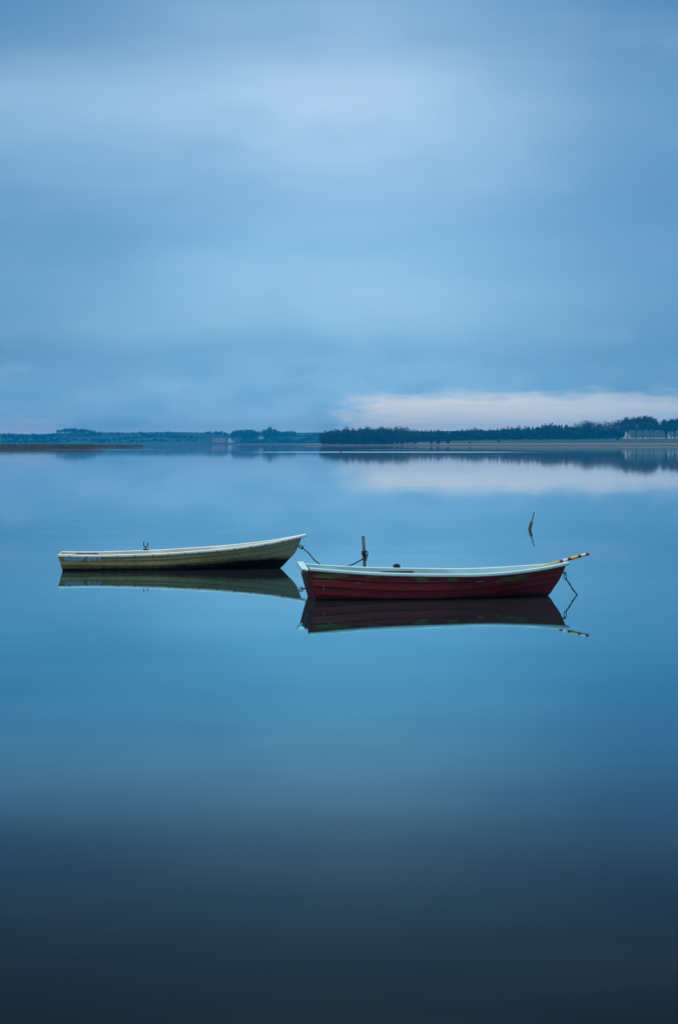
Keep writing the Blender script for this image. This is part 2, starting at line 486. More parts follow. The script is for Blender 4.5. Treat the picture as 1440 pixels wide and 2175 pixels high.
# ------------------------------------------------------------------ water
def water_material():
    m, t = mat('calm_lake_water')
    geo = t.n('ShaderNodeNewGeometry')
    P = geo.outputs['Position']
    sp = t.n('ShaderNodeSeparateXYZ', ins={0: P})
    # reflection colour by view angle; near darkening painted in, steeper than Fresnel
    face = t.n('ShaderNodeLayerWeight', ins={'Blend': 0.5}).outputs['Facing']
    cosi = t.m('SUBTRACT', 1.0, face)
    refl = t.ramp(t.m('DIVIDE', cosi, 0.5, clamp=True),
                  [(0.0, (1, 1, 1)), (0.028, (.94, .97, .98)), (0.066, (.68, .86, .91)), (0.099, (.57, .79, .86)), (0.169, (.40, .70, .78)), (0.216, (.275, .61, .69)),
                   (0.262, (.22, .50, .58)), (0.308, (.185, .385, .46)), (0.354, (.155, .27, .32)), (0.40, (.125, .19, .215)), (0.444, (.095, .135, .145)), (0.50, (.065, .09, .095)),
                   (0.552, (.045, .062, .062)), (1.0, (.03, .035, .04))], 'B_SPLINE')
    # slicks: broad, barely visible bands where the surface film changes
    slick = t.noise(t.vm('MULTIPLY', P, (0.10, 0.55, 1)), 1.0, 4.0, 0.6)
    refl = t.mix(t.smooth(slick, 0.35, 0.65), refl, t.mix(1.0, refl, (0.955, 0.962, 0.968), 'MULTIPLY'))
    # cat's paws: long thin patches ruffled by a breath of wind
    wv = t.vm('MULTIPLY', P, (0.012, 0.03, 1))
    wob = t.noise(wv, 1.0, 3.0, 0.5)
    yy = t.m('ADD', sp.outputs[1], t.m('MULTIPLY', t.m('SUBTRACT', wob, 0.5), 26.0))
    b1 = t.m('MULTIPLY', t.smooth(yy, 500.0, 518.0), t.smooth(yy, 575.0, 552.0))
    b1 = t.m('MULTIPLY', b1, t.m('MULTIPLY', t.smooth(sp.outputs[0], -30.0, -6.0), t.smooth(sp.outputs[0], 62.0, 20.0)))
    b2 = t.m('MULTIPLY', t.smooth(yy, 680.0, 710.0), t.smooth(yy, 800.0, 765.0))
    b2 = t.m('MULTIPLY', b2, t.smooth(t.noise(t.vm('MULTIPLY', P, (0.016, 0.004, 1)), 1.0, 2.0, 0.5), 0.42, 0.62))
    paw = t.m('MAXIMUM', b1, t.m('MULTIPLY', b2, 0.30), clamp=True)
    rough = t.m('MULTIPLY_ADD', paw, 0.12, 0.022)
    # faint, slow swell
    n1 = t.noise(t.vm('MULTIPLY', P, (0.55, 1.3, 1)), 1.0, 2.0, 0.5)
    bp = t.n('ShaderNodeBump', ins={'Strength': 1.0, 'Distance': 0.0008, 'Height': n1})
    gl = t.n('ShaderNodeBsdfGlossy', ins={'Color': refl, 'Roughness': rough, 'Normal': bp.outputs[0]})
    df = t.n('ShaderNodeBsdfDiffuse', ins={'Color': (0.0075, 0.0085, 0.0085, 1)})
    mx = t.n('ShaderNodeAddShader', ins={0: df.outputs[0], 1: gl.outputs[0]})
    t.n('ShaderNodeOutputMaterial', ins={0: mx.outputs[0]})
    return m


M['water'] = water_material()
water = raw('water', [(-6500, -900, 0), (6500, -900, 0), (6500, 6400, 0), (-6500, 6400, 0)], [(0, 1, 2, 3)], M['water'])
tag(water, 'still blue lake water mirroring the cloudy sky', 'water', None, 'structure')


# ------------------------------------------------------------------ land
def land_material(name, shore, field_a, field_b, z_lo, z_hi, scale):
    m, t = mat(name)
    P = t.n('ShaderNodeNewGeometry').outputs['Position']
    sp = t.n('ShaderNodeSeparateXYZ', ins={0: P})
    n1 = t.noise(t.vm('MULTIPLY', P, (1, 0.35, 1)), scale, 3.0, 0.6)
    n2 = t.noise(P, scale * 9, 4.0, 0.6)
    f = t.mix(t.smooth(n1, 0.4, 0.6), field_a, field_b)
    f = t.mix(t.m('MULTIPLY', n2, 0.4), f, tuple(x * 0.6 for x in field_a))
    z = t.m('ADD', sp.outputs[2], t.m('MULTIPLY', t.m('SUBTRACT', n2, 0.5), 0.8))
    col = t.mix(t.smooth(z, z_lo, z_hi), shore, f)
    col = t.mix(t.smooth(z, 0.75, 0.35), col, (0.035, 0.03, 0.026))
    finish(t, col, 0.95)
    return m


M['field'] = land_material('shore_field', (0.17, 0.135, 0.105), (0.028, 0.068, 0.028), (0.045, 0.07, 0.036), 2.0, 3.0, 0.012)
M['hills'] = land_material('hill_fields', (0.035, 0.04, 0.035), (0.003, 0.020, 0.022), (0.010, 0.085, 0.055), 1.0, 2.2, 0.006)
Y_R, Y_L = 1950.0, 4000.0


def field_h(X, Y):
    u = 720 + F_PX * X / Y
    top = interp([(600, 1.0), (680, 1.9), (860, 2.6), (960, 4.4), (1060, 5.4), (1200, 6.0), (1300, 6.8), (1440, 7.2), (2200, 9.0)], u)
    d = Y - Y_R - 14 * mnoise.noise((X * 0.012, 3.1, 0)) - 5 * mnoise.noise((X * 0.06, 9.1, 0))
    d -= 700 * sstep(680, 610, u) ** 2
    if d < 0:
        return max(-2.0, d * 0.06)
    return 0.9 * sstep(0, 14, d) + max(0.0, top - 0.9) * sstep(10, 170, d) + 0.15 * mnoise.noise((X * 0.05, Y * 0.05, 0))


def hill_h(X, Y):
    u = 720 + F_PX * X / 4600.0
    top = interp_s([(-300, 20), (0, 24), (90, 23), (150, 27), (200, 27), (235, 26.5), (340, 27.5), (420, 27), (500, 25), (600, 26), (700, 27), (900, 30), (1500, 34), (2400, 30)], u)
    d = Y - Y_L - 60 * mnoise.noise((X * 0.004, 1.7, 0))
    if d < 0:
        return max(-2.0, d * 0.03)
    return 1.2 * sstep(0, 40, d) + (top - 1.2) * sstep(30, 620, d) + 1.5 * mnoise.noise((X * 0.006, Y * 0.006, 5)) * sstep(60, 300, d)


def grid_land(name, fn, xs, ys, m):
    verts, faces = [], []
    for Y in ys:
        for X in xs:
            verts.append((X, Y, fn(X, Y)))
    nx = len(xs)
    for j in range(len(ys) - 1):
        for i in range(nx - 1):
            a = j * nx + i
            faces.append((a, a + 1, a + nx + 1, a + nx))
    return raw(name, verts, faces, m, smooth=True)


field = grid_land('field', field_h, [-140 + 5 * i for i in range(240)],
                  [1900 + 4 * i for i in range(36)] + [2044 + 20 * i for i in range(40)], M['field'])
tag(field, 'low green field with a tan shore strip across the water', 'field', None, 'structure')
hills = grid_land('hills', hill_h, [-1800 + 30 * i for i in range(160)],
                  [3900 + 12 * i for i in range(20)] + [4140 + 45 * i for i in range(44)], M['hills'])
tag(hills, 'low green hills far beyond the lake', 'hills', None, 'structure')


def bank(name, outline_fn, x0, x1, nx, depth, label, rise=0.35):
    """low mud bank: front edge Y(x), runs back `depth` metres, sinks below the water at its edges"""
    verts, faces = [], []
    rows = [(-3.0, -0.4), (0.0, 0.08), (0.8, rise), (depth * 0.5, rise + .1), (depth, rise + .05), (depth + 3, -0.4)]
    for (d, h) in rows:
        for i in range(nx):
            X = x0 + (x1 - x0) * i / (nx - 1)
            e = sstep(1.0, 0.93, i / (nx - 1))
            yy = outline_fn(X)
            verts.append((X, yy + d, (h + 0.06 * mnoise.noise((X * 0.3, d, 2))) * e - 0.3 * (1 - e)))
    for j in range(len(rows) - 1):
        for i in range(nx - 1):
            a = j * nx + i
            faces.append((a, a + 1, a + nx + 1, a + nx))
    return tag(raw(name, verts, faces, M['mud'], smooth=True), label, 'mud bank', None, 'structure')


def near_edge(X):
    return 850 + (X + 150) * 0.2 + 8 * mnoise.noise((X * 0.05, 0, 0)) + 30 * sstep(-122, -107, X)


def far_edge(X):
    return 1150 + 8 * mnoise.noise((X * 0.03, 4, 0))


bank('mud_bank', near_edge, -240, -107, 120, 60, 'dark muddy edge under the nearer reed spit', 0.75)
bank('mud_bank', far_edge, -360, -113.5, 120, 40, 'thin muddy edge under the farther reed spit')


def reeds(name, edge, x0, x1, depth, n, h, label, d0=0.6, z=0.25):
    verts, faces = [], []
    for i in range(n):
        X = random.uniform(x0, x1)
        d = d0 + (random.random() ** 1.8) * depth
        yy = edge(X) + d
        e = sstep(x1, x1 - 1.5, X) * 0.6 + 0.4
        hh = h * random.uniform(0.75, 1.1) * (0.85 + 0.25 * mnoise.noise((X * 0.12, d * 0.1, 1))) * e
        w = random.uniform(0.07, 0.18)
        a = random.uniform(-0.5, 0.5)
        lx, ly = random.gauss(0.04, 0.12) * hh, random.gauss(0, 0.1) * hh
        b = len(verts)
        dx, dy = w * math.cos(a), w * math.sin(a)
        verts += [(X - dx, yy - dy, z), (X + dx, yy + dy, z), (X + dx * .8 + lx, yy + dy * .8 + ly, z + hh), (X - dx * .5 + lx, yy - dy * .5 + ly, z + hh * 0.96)]
        faces.append((b, b + 1, b + 2, b + 3))
    o = raw(name, verts, faces, M['reed'])
    return tag(o, label, 'reeds', None, 'stuff')


reeds('reed_bed', near_edge, -238, -110, 56, 14000, 1.45, 'tawny dry reeds on the nearer spit at the water edge', 0.9, 0.6)
reeds('reed_bed', far_edge, -358, -115.6, 36, 12000, 1.30, 'brown dry reeds on the farther spit that ends in open water', 1.2)


# ------------------------------------------------------------------ boats
LANDS_FZ_MID = [0.0, 0.04, 0.155, 0.335, 0.555, 0.775, 1.0]
LANDS_FY_MID = [0.0, 0.46, 0.74, 0.875, 0.94, 0.98, 1.0]
LANDS_FZ_BOW = [0.0, 0.19, 0.36, 0.52, 0.68, 0.84, 1.0]
LANDS_FY_BOW = [0.0, 0.26, 0.47, 0.645, 0.79, 0.905, 1.0]


class Hull:
    def __init__(self, stern, yaw, beam, stem, keel0, rail_px, Lw, rake, rail_out):
        self.stern, self.yaw, self.beam, self.stem, self.keel0, self.Lw, self.rake = stern, yaw, beam, stem, keel0, Lw, rake
        self.L = Lw + stem[-1][1]
        self.rail_out = rail_out
        c, s = math.cos(yaw), math.sin(yaw)
        tab = []
        for k in range(41):                       # sheer line solved from the near rail in the photo
            t = k / 40
            x = -rake + t * (self.L + rake)
            y = -(self.b(t) + rail_out)
            X, Y = stern[0] + x * c - y * s, stern[1] + x * s + y * c
            u = 720 + F_PX * X / Y
            tab.append((t, at(u, interp_s(rail_px, u), Y).z))
        # smooth
        for _ in range(2):
            tab = [tab[0]] + [(tab[i][0], (tab[i - 1][1] + 2 * tab[i][1] + tab[i + 1][1]) / 4) for i in range(1, 40)] + [tab[-1]]
        self.sheer = tab

    def b(self, t):
        return interp_s(self.beam, t)

    def s(self, t):
        return interp(self.sheer, t) - 0.005

    def pt(self, t, v, off=0.0):
        """point on the hull skin, y >= 0 side; t stern->bow, v keel->sheer in land units 0..6; off = outward offset"""
        i = min(int(v), 5)
        f = v - i
        w = sstep(0.40, 1.0, t)

        def g(a, bb):
            m = a[i] + (a[i + 1] - a[i]) * f
            n = bb[i] + (bb[i + 1] - bb[i]) * f
            return m + (n - m) * w
        fz, fy = g(LANDS_FZ_MID, LANDS_FZ_BOW), g(LANDS_FY_MID, LANDS_FY_BOW)
        sh = self.s(t)
        kz = self.keel0 * (1 - 0.25 * sstep(0.6, 1.0, t)) * (1 - 0.35 * sstep(0.35, 0.0, t))
        z = kz + (sh - kz) * fz
        zs = self.keel0 * 0.75 + (self.s(1.0) - self.keel0 * 0.75) * (LANDS_FZ_BOW[i] + (LANDS_FZ_BOW[i + 1] - LANDS_FZ_BOW[i]) * f)
        xe = self.Lw + interp_s(self.stem, zs)
        xs = -self.rake * (z / max(sh, 0.01))
        x = xs + t * (xe - xs)
        y = max(self.b(t) * fy + off * sstep(1.0, 0.9, t) * (0.3 + 0.7 * fy), 0.012 if t > .99 else 0.0)
        return Vector((x, y, z))


def build_hull(H, root, mats, label=None):
    NTS = 72
    ts = [k / NTS for k in range(NTS + 1)]
    ts = [1 - (1 - t) ** 1.25 for t in ts]
    lap = 0.016
    # --- outer skin, six lapped strakes each side
    bm = bmesh.new()
    for side in (1, -1):
        rows = []
        for i in range(6):
            # lower edge stands proud; a groove added to deepen the shade lies under the next plank's lap
            for f, off in ((0.0, lap), (0.45, lap * 0.55), (mats['groove'], 0.001), (mats['groove'] + 0.005, -0.022), (0.9999, -0.022)) if i < 5 else ((0.0, lap), (0.45, lap * 0.55), (0.9999, 0.0)):
                rows.append([bm.verts.new((p.x, p.y * side, p.z)) for p in (H.pt(t, i + f, off) for t in ts)])
        for a, b in zip(rows, rows[1:]):
            for k in range(NTS):
                bm.faces.new((a[k], a[k + 1], b[k + 1], b[k]))
    obj('hull', bm, mats['hull'], root)
    # --- keel and stem timber
    # --- inner skin down to the floor boards
    bm = bmesh.new()
    FLOOR = 0.075
    for side in (1, -1):
        rows = []
        for k in range(9):
            row = []
            for t in ts:
                tt = min(t, 0.985)
                # walk down until the floor
                v = 6 - k * 0.5
                p = H.pt(tt, max(v, 0.0) * 0.99999, -0.042)
                if p.z < FLOOR:
                    p.z = FLOOR
                p.y = max(p.y, 0.004)
                p.x = max(p.x, 0.0 - H.rake + 0.05)
                row.append(bm.verts.new((p.x, p.y * side, p.z)))
            rows.append(row)
        for a, b in zip(rows, rows[1:]):
            for k in range(NTS):
                bm.faces.new((a[k], a[k + 1], b[k + 1], b[k]))
    obj('interior', bm, mats['inner'], root, smooth=True)
    # floor boards (closed sheet over the bilge)
    bm = bmesh.new()
    prev = None
    for t in ts[:60]:
        y = 0.0
        for k in range(61):
            p = H.pt(t, k / 10 * 0.99999, -0.03)
            y = p.y
            xx = p.x
            if p.z >= FLOOR:
                break
        cur = [bm.verts.new((xx, y, FLOOR + 0.004)), bm.verts.new((xx, -y, FLOOR + 0.004))]
        if prev:
            bm.faces.new((prev[0], cur[0], cur[1], prev[1]))
        prev = cur
    obj('floorboard', bm, mats['floor'], root)
    # --- transom
    bm = bmesh.new()
    outl = []
    for k in range(31):
        p = H.pt(0.0, 6 * k / 30 * 0.99999, 0.0)
        outl.append(p)
    n = 24
    loops = []
    for dx in (-0.012, 0.040):
        lo = []
        for p in outl:
            lo.append((p.x + dx, p.y, p.z))
        top = []
        bw = outl[-1].y
        for k in range(1, n):
            y = bw * (1 - 2 * k / n)
            dip = mats.get('dip', 0.03) * (1 - (y / bw) ** 2)
            z = outl[-1].z - dip
            x = -H.rake * z / max(outl[-1].z, .01)
            top.append((x + dx, y, z))
        right = [(x, -y, z) for (x, y, z) in lo[::-1]][:-1]
        loops.append([bm.verts.new(c) for c in lo + top + right])
    for L in loops:
        bm.faces.new(L)
    m_ = len(loops[0])
    for k in range(m_):
        bm.faces.new((loops[0][k], loops[0][(k + 1) % m_], loops[1][(k + 1) % m_], loops[1][k]))
    bmesh.ops.triangulate(bm, faces=[f for f in bm.faces if len(f.verts) > 4])
    tr = obj('transom', bm, mats['transom'], root)
    # --- gunwale rail, both sides meeting over the stem
    bm = bmesh.new()
    out, inn, hgt = H.rail_out, 0.035, 0.052
    path = []
    for side in (-1, 1):
        seq = []
        for t in ts:
            p = H.pt(t, 5.9999)
            q = H.pt(min(t + 0.01, 1.0), 5.9999)
            o_ = H.pt(max(t - 0.01, 0.0), 5.9999)
            d = (q - o_)
            nrm = Vector((d.y, -d.x, 0)).normalized() * -1      # outward on the +y side
            if nrm.y < 0:
                nrm = -nrm
            c = Vector((p.x, p.y, p.z))
            tip = sstep(0.93, 1.0, t)
            c.x += mats.get('tip', 0.055) * tip
            prof = []
            rr = 0.012
            for (a, z) in ((-inn, 0), (-inn, hgt - rr), (-inn + rr, hgt), (out - rr, hgt), (out, hgt - rr), (out, 0.012), (out - rr, 0.0)):
                v = c + nrm * a + Vector((0, 0, z - hgt + 0.012))
                v.y = max(v.y, 0.0)
                prof.append((v.x, v.y * side, v.z))
            seq.append([bm.verts.new(x) for x in prof])
        for a, b in zip(seq, seq[1:]):
            for k in range(7):
                bm.faces.new((a[k], a[(k + 1) % 7], b[(k + 1) % 7], b[k]))
        bm.faces.new(seq[0])
        bm.faces.new(seq[-1][::-1])
    bmesh.ops.remove_doubles(bm, verts=bm.verts[:], dist=0.0015)
    obj('gunwale', bm, mats['rail'], root, smooth=False)
    # breasthook: little deck plate in the bow
    bm = bmesh.new()
    tri = []
    for t in (0.90, 0.93, 0.96, 0.985):
        p = H.pt(t, 5.9999)
        tri.append((p.x, max(p.y - 0.02, 0.004), p.z - 0.012))
    up = [bm.verts.new(c) for c in tri] + [bm.verts.new((x, -y, z)) for (x, y, z) in tri[::-1]]
    dn = [bm.verts.new((v.co.x, v.co.y, v.co.z - 0.022)) for v in up]
    for k in range(3):
        bm.faces.new((up[k], up[k + 1], up[6 - k], up[7 - k]))
        bm.faces.new((dn[k], dn[7 - k], dn[6 - k], dn[k + 1]))
    for k in range(8):
        bm.faces.new((up[k], dn[k], dn[(k + 1) % 8], up[(k + 1) % 8]))
    obj('breasthook', bm, mats['rail'], root)
    # thwarts
    for t, wdt, drop in mats['thwarts']:
        p = H.pt(t, 5.2, -0.03)
        bm = bmesh.new()
        zt = H.s(t) - drop
        add_box(bm, (p.x, 0, zt), (wdt, 2 * p.y - 0.01, 0.028), 0.005)
        obj('thwart', bm, mats['seat'], root)
    return tr


def make_rowlock(H, root, t, side, tall=True):
    p = H.pt(t, 5.9999)
    e = empty('rowlock', (p.x, side * p.y, p.z + 0.012))
    e.parent = root
    bm = bmesh.new()
    add_box(bm, (0, 0, 0.012), (0.11, 0.055, 0.024), 0.005)
    obj('socket', bm, M['iron'], e)
    bm = bmesh.new()
    if tall:
        add_tube(bm, [(0, 0, 0.02), (0, 0, 0.055)], 0.011, 8)
        pts = [(-0.036, 0, 0.165), (-0.040, 0, 0.12), (-0.034, 0, 0.08), (0, 0, 0.055), (0.034, 0, 0.08), (0.042, 0, 0.12), (0.034, 0, 0.150)]
        add_tube(bm, catmull(pts, 5), lambda q: 0.012 - 0.004 * abs(2 * q - 1), 8)
    else:
        pts = [(-0.050, 0, 0.046), (-0.040, 0, 0.024), (-0.016, 0, 0.012), (0.016, 0, 0.012), (0.040, 0, 0.024), (0.050, 0, 0.046)]
        add_tube(bm, catmull(pts, 5), 0.013, 8)
        add_box(bm, (0, 0, 0.038), (0.055, 0.05, 0.05), 0.01)
    obj('crutch', bm, M['iron'], e, smooth=True)
    return e


def ring_mesh(bm, R0, r, M4, seg=20):
    pts = [M4 @ Vector((R0 * math.cos(2 * PI * k / seg), 0, R0 * math.sin(2 * PI * k / seg))) for k in range(seg + 1)]
    add_tube(bm, pts, r, 6, cap=False)


# ---- red boat
red_rail = [(640, 1204.5), (662.5, 1207), (700, 1210), (750, 1213.8), (800, 1216.8), (850, 1218.4), (900, 1219.3), (950, 1219.9), (1000, 1219.8),
            (1050, 1217.6), (1100, 1213.0), (1150, 1205.9), (1178, 1200.6), (1204, 1194.4), (1215, 1191.5)]
RED = Hull((-0.42, 31.22), R(8.6),
           [(0, .585), (.15, .655), (.3, .705), (.45, .715), (.6, .665), (.75, .54), (.87, .345), (.95, .155), (1, .014)],
           [(-.2, -.62), (-.1, -.42), (0.0, -.01), (.15, .11), (.255, .187), (.387, .252), (.50, .296)],
           -0.16, red_rail, 3.80, 0.125, 0.04)
RED.stem = [(-.2, -.46), (-.1, -.19), (0.0, 0.0), (.147, .11), (.255, .187), (.387, .252), (.50, .296), (.60, .335)]
RED.L = 3.80 + 0.30
red = empty('rowing_boat', (-0.42, 31.22, 0), R(8.6))
tag(red, 'red clinker rowing boat with pale blue rim and flaking green patches', 'rowing boat', 'rowing boats moored on the lake')
build_hull(RED, red, dict(groove=0.87, hull=M['red_hull'], inner=M['inner_blue'], floor=M['wood'], transom=M['red_transom'], rail=M['rail_blue'], seat=M['inner_blue'], dip=0.10, tip=0.012,
                          thwarts=[(0.10, 0.30, 0.12), (0.36, 0.26, 0.12), (0.62, 0.24, 0.12)]))
make_rowlock(RED, red, 0.378, 1, tall=False)
bm = bmesh.new()
add_box(bm, (1.47, 0.652, 0.362), (0.54, 0.03, 0.022), 0.004, Matrix.Rotation(R(-1.0), 3, 'Z'))
obj('rowlock_pad', bm, M['dark_wood'], red)
# white cap on the far part of the transom top
bm = bmesh.new()
pc = RED.pt(0, 5.9999)
prev = None
for k in range(9):
    y = pc.y + 0.02 - (pc.y + 0.02 - 0.03) * k / 8
    z = pc.z - 0.10 * (1 - min(1, (y / pc.y)) ** 2) + 0.006
    x = -RED.rake * z / pc.z
    cur = [bm.verts.new((x + a, y, z + b)) for a, b in ((-0.035, -0.03), (-0.035, 0.028), (0.065, 0.028), (0.065, -0.03))]
    if prev:
        for i in range(4):
            bm.faces.new((prev[i], prev[(i + 1) % 4], cur[(i + 1) % 4], cur[i]))
    else:
        bm.faces.new(cur)
    prev = cur
bm.faces.new(prev[::-1])
obj('transom_cap', bm, M['rail_blue'], red)
# outboard pad: dark board standing off the transom
bm = bmesh.new()
zt = pc.z - 0.075
tilt = Matrix.Rotation(-math.atan(RED.rake / pc.z), 3, 'Y')
add_box(bm, (-RED.rake * (zt - 0.15) / pc.z - 0.034, -0.10, zt - 0.115), (0.045, 0.36, 0.27), 0.012, tilt)
obj('motor_pad', bm, M['dark_wood'], red)
# bow eye and shackle
zs = 0.365
xs = 3.80 + interp_s(RED.stem, zs)
bm = bmesh.new()
add_tube(bm, [(xs - 0.02, 0, zs + .01), (xs + 0.035, 0, zs)], 0.009, 8)
ring_mesh(bm, 0.018, 0.007, Matrix.Translation((xs + 0.035, 0, zs - 0.006)))
obj('bow_eye', bm, M['iron'], red, smooth=True)
red_eye = red.matrix_basis @ Vector((xs + 0.04, 0, zs - 0.02))

# ---- cream boat
cream_rail = [(110, 1177.6), (125, 1178.2), (183, 1179.6), (237, 1179.0), (308, 1177), (350, 1175.4), (412, 1171), (475, 1166), (517, 1161), (571, 1153), (617, 1143.4), (640, 1136.5), (655, 1131.5)]
CREAM = Hull((-5.30, 38.42), R(4.9),
             [(0, .53), (.15, .59), (.3, .635), (.45, .645), (.6, .60), (.75, .49), (.87, .32), (.95, .15), (1, .014)],
             [(-.2, -.6), (-.12, -.25), (0.0, 0.0), (.155, .155), (.285, .28), (.42, .352), (.633, .43), (.75, .46)],
             -0.16, cream_rail, 4.17, 0.085, 0.035)
CREAM.L = 4.17 + 0.43
cream = empty('rowing_boat', (-5.30, 38.42, 0), R(4.9))
tag(cream, 'stained cream rowing boat with white rim and black algae and painted shade under its raised bow', 'rowing boat', 'rowing boats moored on the lake')
build_hull(CREAM, cream, dict(groove=0.80, hull=M['cream_hull'], inner=M['inner_white'], floor=M['wood'], transom=M['cream_hull'], rail=M['rail_white'], seat=M['inner_white'], dip=0.0,
                              thwarts=[(0.10, 0.32, 0.09), (0.40, 0.26, 0.09), (0.66, 0.24, 0.09)]))
make_rowlock(CREAM, cream, 0.350, 1, tall=True)
bm = bmesh.new()
add_box(bm, (0.42, 0.520, CREAM.s(0.1) - 0.018), (0.42, 0.018, 0.014), 0.003, Matrix.Rotation(R(4.5), 3, 'Z'))
obj('inner_batten', bm, M['dark_wood'], cream)
# rusty bolts under the white rail
for k in range(15):
    t = 0.045 + 0.925 * k / 14 + random.uniform(-0.006, 0.006)
    for side in (-1, 1):
        p = CREAM.pt(t, 5.9999)
        q = CREAM.pt(min(1, t + .01), 5.9999) - CREAM.pt(t - .01, 5.9999)
        nr = Vector((-q.y, q.x, 0)).normalized()
        if nr.y < 0:
            nr = -nr
        c = p + nr * 0.036 + Vector((0, 0, -0.026))
        bm = bmesh.new()
        add_tube(bm, [(0, 0, 0), nr * 0.012], 0.013, 8)
        o = obj('bolt', bm, M['rust'], cream)
        o.location = (c.x, c.y, c.z)
        if side < 0:
            o.location.y *= -1
            o.rotation_euler.z = -2 * math.atan2(nr.y, nr.x)
zs2 = 0.43
xs2 = 4.17 + interp_s(CREAM.stem, zs2)
bm = bmesh.new()
add_tube(bm, [(xs2 - 0.02, 0, zs2), (xs2 + 0.035, 0, zs2 - .004)], 0.010, 8)
ring_mesh(bm, 0.032, 0.009, Matrix.Translation((xs2 + 0.045, 0, zs2 - 0.012)))
obj('bow_eye', bm, M['iron'], cream, smooth=True)
cream_eye = cream.matrix_basis @ Vector((xs2 + 0.06, 0, zs2 - 0.02))

# ---- striped pole lying in the red boat
a = at(1250.5, 1175.8, 31.96)
b = at(1187, 1193.0, 31.85)
d = (b - a).normalized()
LEN = (b - a).length
full = 2.15
pole = empty('striped_pole', a)
tag(pole, 'wooden pole with red, white and yellow bands sticking out over the red bow', 'pole')
pole.rotation_euler = d.to_track_quat('Z', 'Y').to_euler()
px = [0, 8, 18, 25.5, 41, 48, 58.5, 66]
names = [('painted_band', 'pole_red'), ('painted_band', 'pole_white'), ('painted_band', 'pole_red'), ('painted_band', 'pole_yellow'),
         ('painted_band', 'pole_red'), ('painted_band', 'pole_white'), ('painted_band', 'pole_red')]
sc_ = LEN / 66.0
for k, (nm, mk) in enumerate(names):
    bm = bmesh.new()
    z0, z1 = px[k] * sc_ + (0.012 if k == 0 else 0), px[k + 1] * sc_
    rb = 0.0255
    add_tube(bm, [(0, 0, z0 + .0005), (0, 0, z1 - .0005)], rb, 14)
    o = obj(nm, bm, M[mk], pole, smooth=False)
    o['label'] = {'pole_red': 'red painted band', 'pole_white': 'white painted band', 'pole_yellow': 'yellow painted band'}[mk]
bm = bmesh.new()
add_tube(bm, [(0, 0, 0), (0, 0, 0.3), (0, 0, LEN), (0, 0, LEN + .3), (0, 0.004, 1.0), (0, 0.02, full)], 0.0235, 14)
obj('shaft', bm, M['pole_wood'], pole, smooth=False)

# ---- mooring post, ropes
PY = 34.6
top, low_ = at(771.4, 1138.5, PY), at(774.5, 1206, PY)
axis = (low_ - top).normalized()
foot = top + axis * ((top.z + 1.1) / -axis.z)
bm = bmesh.new()
for r0, r1, flip in ((0.030, 0.030, 0),):
    rings = add_tube(bm, [top, top + axis * 0.2, top + axis * 0.6, foot], 0.0285, 16, cap=False)
    inner = add_tube(bm, [top, top + axis * 0.08], 0.022, 16, cap=True)
    for k in range(16):
        pass
    bmesh.ops.bridge_loops(bm, edges=[e for e in bm.edges if e.is_boundary and abs(((e.verts[0].co + e.verts[1].co) / 2 - top).dot(axis)) < 0.005])
post = obj('mooring_post', bm, M['galv'], None, smooth=True)
post.data.transform(Matrix.Translation(-foot))
post.location = foot
tag(post, 'thin grey metal pipe standing in the water behind the red boat', 'mooring post')


def on_post(v):
    q = at(773, v, PY)
    return top + axis * ((top.z - q.z) / -axis.z)


bm = bmesh.new()
kn = on_post(1176)
p0 = cream_eye
mid1 = at(655, 1174.5, 38.1)
mid2 = at(668, 1189.5, 37.5)
mid3 = at(684, 1201, 37.0)
mid4 = at(710, 1208.5, 36.2)
mid5 = at(738, 1203.0, 35.2)
mid6 = at(766, 1190.0, PY - 0.02)
end = on_post(1183) + Vector((0, -0.04, 0))
add_tube(bm, catmull([p0, mid1, mid2, mid3, mid4, mid5, mid6, end], 8), 0.0115, 8)
rope = obj('mooring_rope', bm, M['rope'], None, smooth=True)
rope.data.transform(Matrix.Translation(-p0))
rope.location = p0
tag(rope, 'dark slack rope from the cream bow to the metal post', 'rope')
bm = bmesh.new()
pts = []
for k in range(61):                               # coils round the post
    a_ = k / 60 * 2 * PI * 5
    w = 0.033 + 0.006 * math.sin(a_ * 0.37 + 1) + 0.004 * math.sin(a_ * 1.7)
    c = on_post(1170.0 + 12.5 * k / 60 + 1.4 * math.sin(a_ * 0.8))
    pts.append(c + Vector((math.cos(a_) * w, math.sin(a_) * w, 0)))
add_tube(bm, pts, 0.011, 7)
tail = [on_post(1171) + Vector((0.035, -0.03, 0)), on_post(1172) + Vector((0.058, -0.03, 0.0)), on_post(1178) + Vector((0.060, -0.033, 0)), on_post(1183) + Vector((0.046, -0.034, 0)), on_post(1192) + Vector((0.022, -0.036, 0))]
add_tube(bm, catmull(tail, 6), 0.010, 7)
o = obj('post_knot', bm, M['rope'], rope, smooth=True)
o.data.transform(Matrix.Translation(-p0))
bm = bmesh.new()
pts = []
dirr = (mid1 - p0).normalized()
for k in range(33):
    a_ = k / 32 * 2 * PI * 3
    c = p0 + dirr * (0.05 + 0.07 * k / 32)
    pts.append(c + Vector((0.012 * math.cos(a_), 0.02 * math.sin(a_), 0.018 * math.cos(a_))))
add_tube(bm, pts, 0.012, 7)
o = obj('bow_knot', bm, M['rope'], rope, smooth=True)
o.data.transform(Matrix.Translation(-p0))

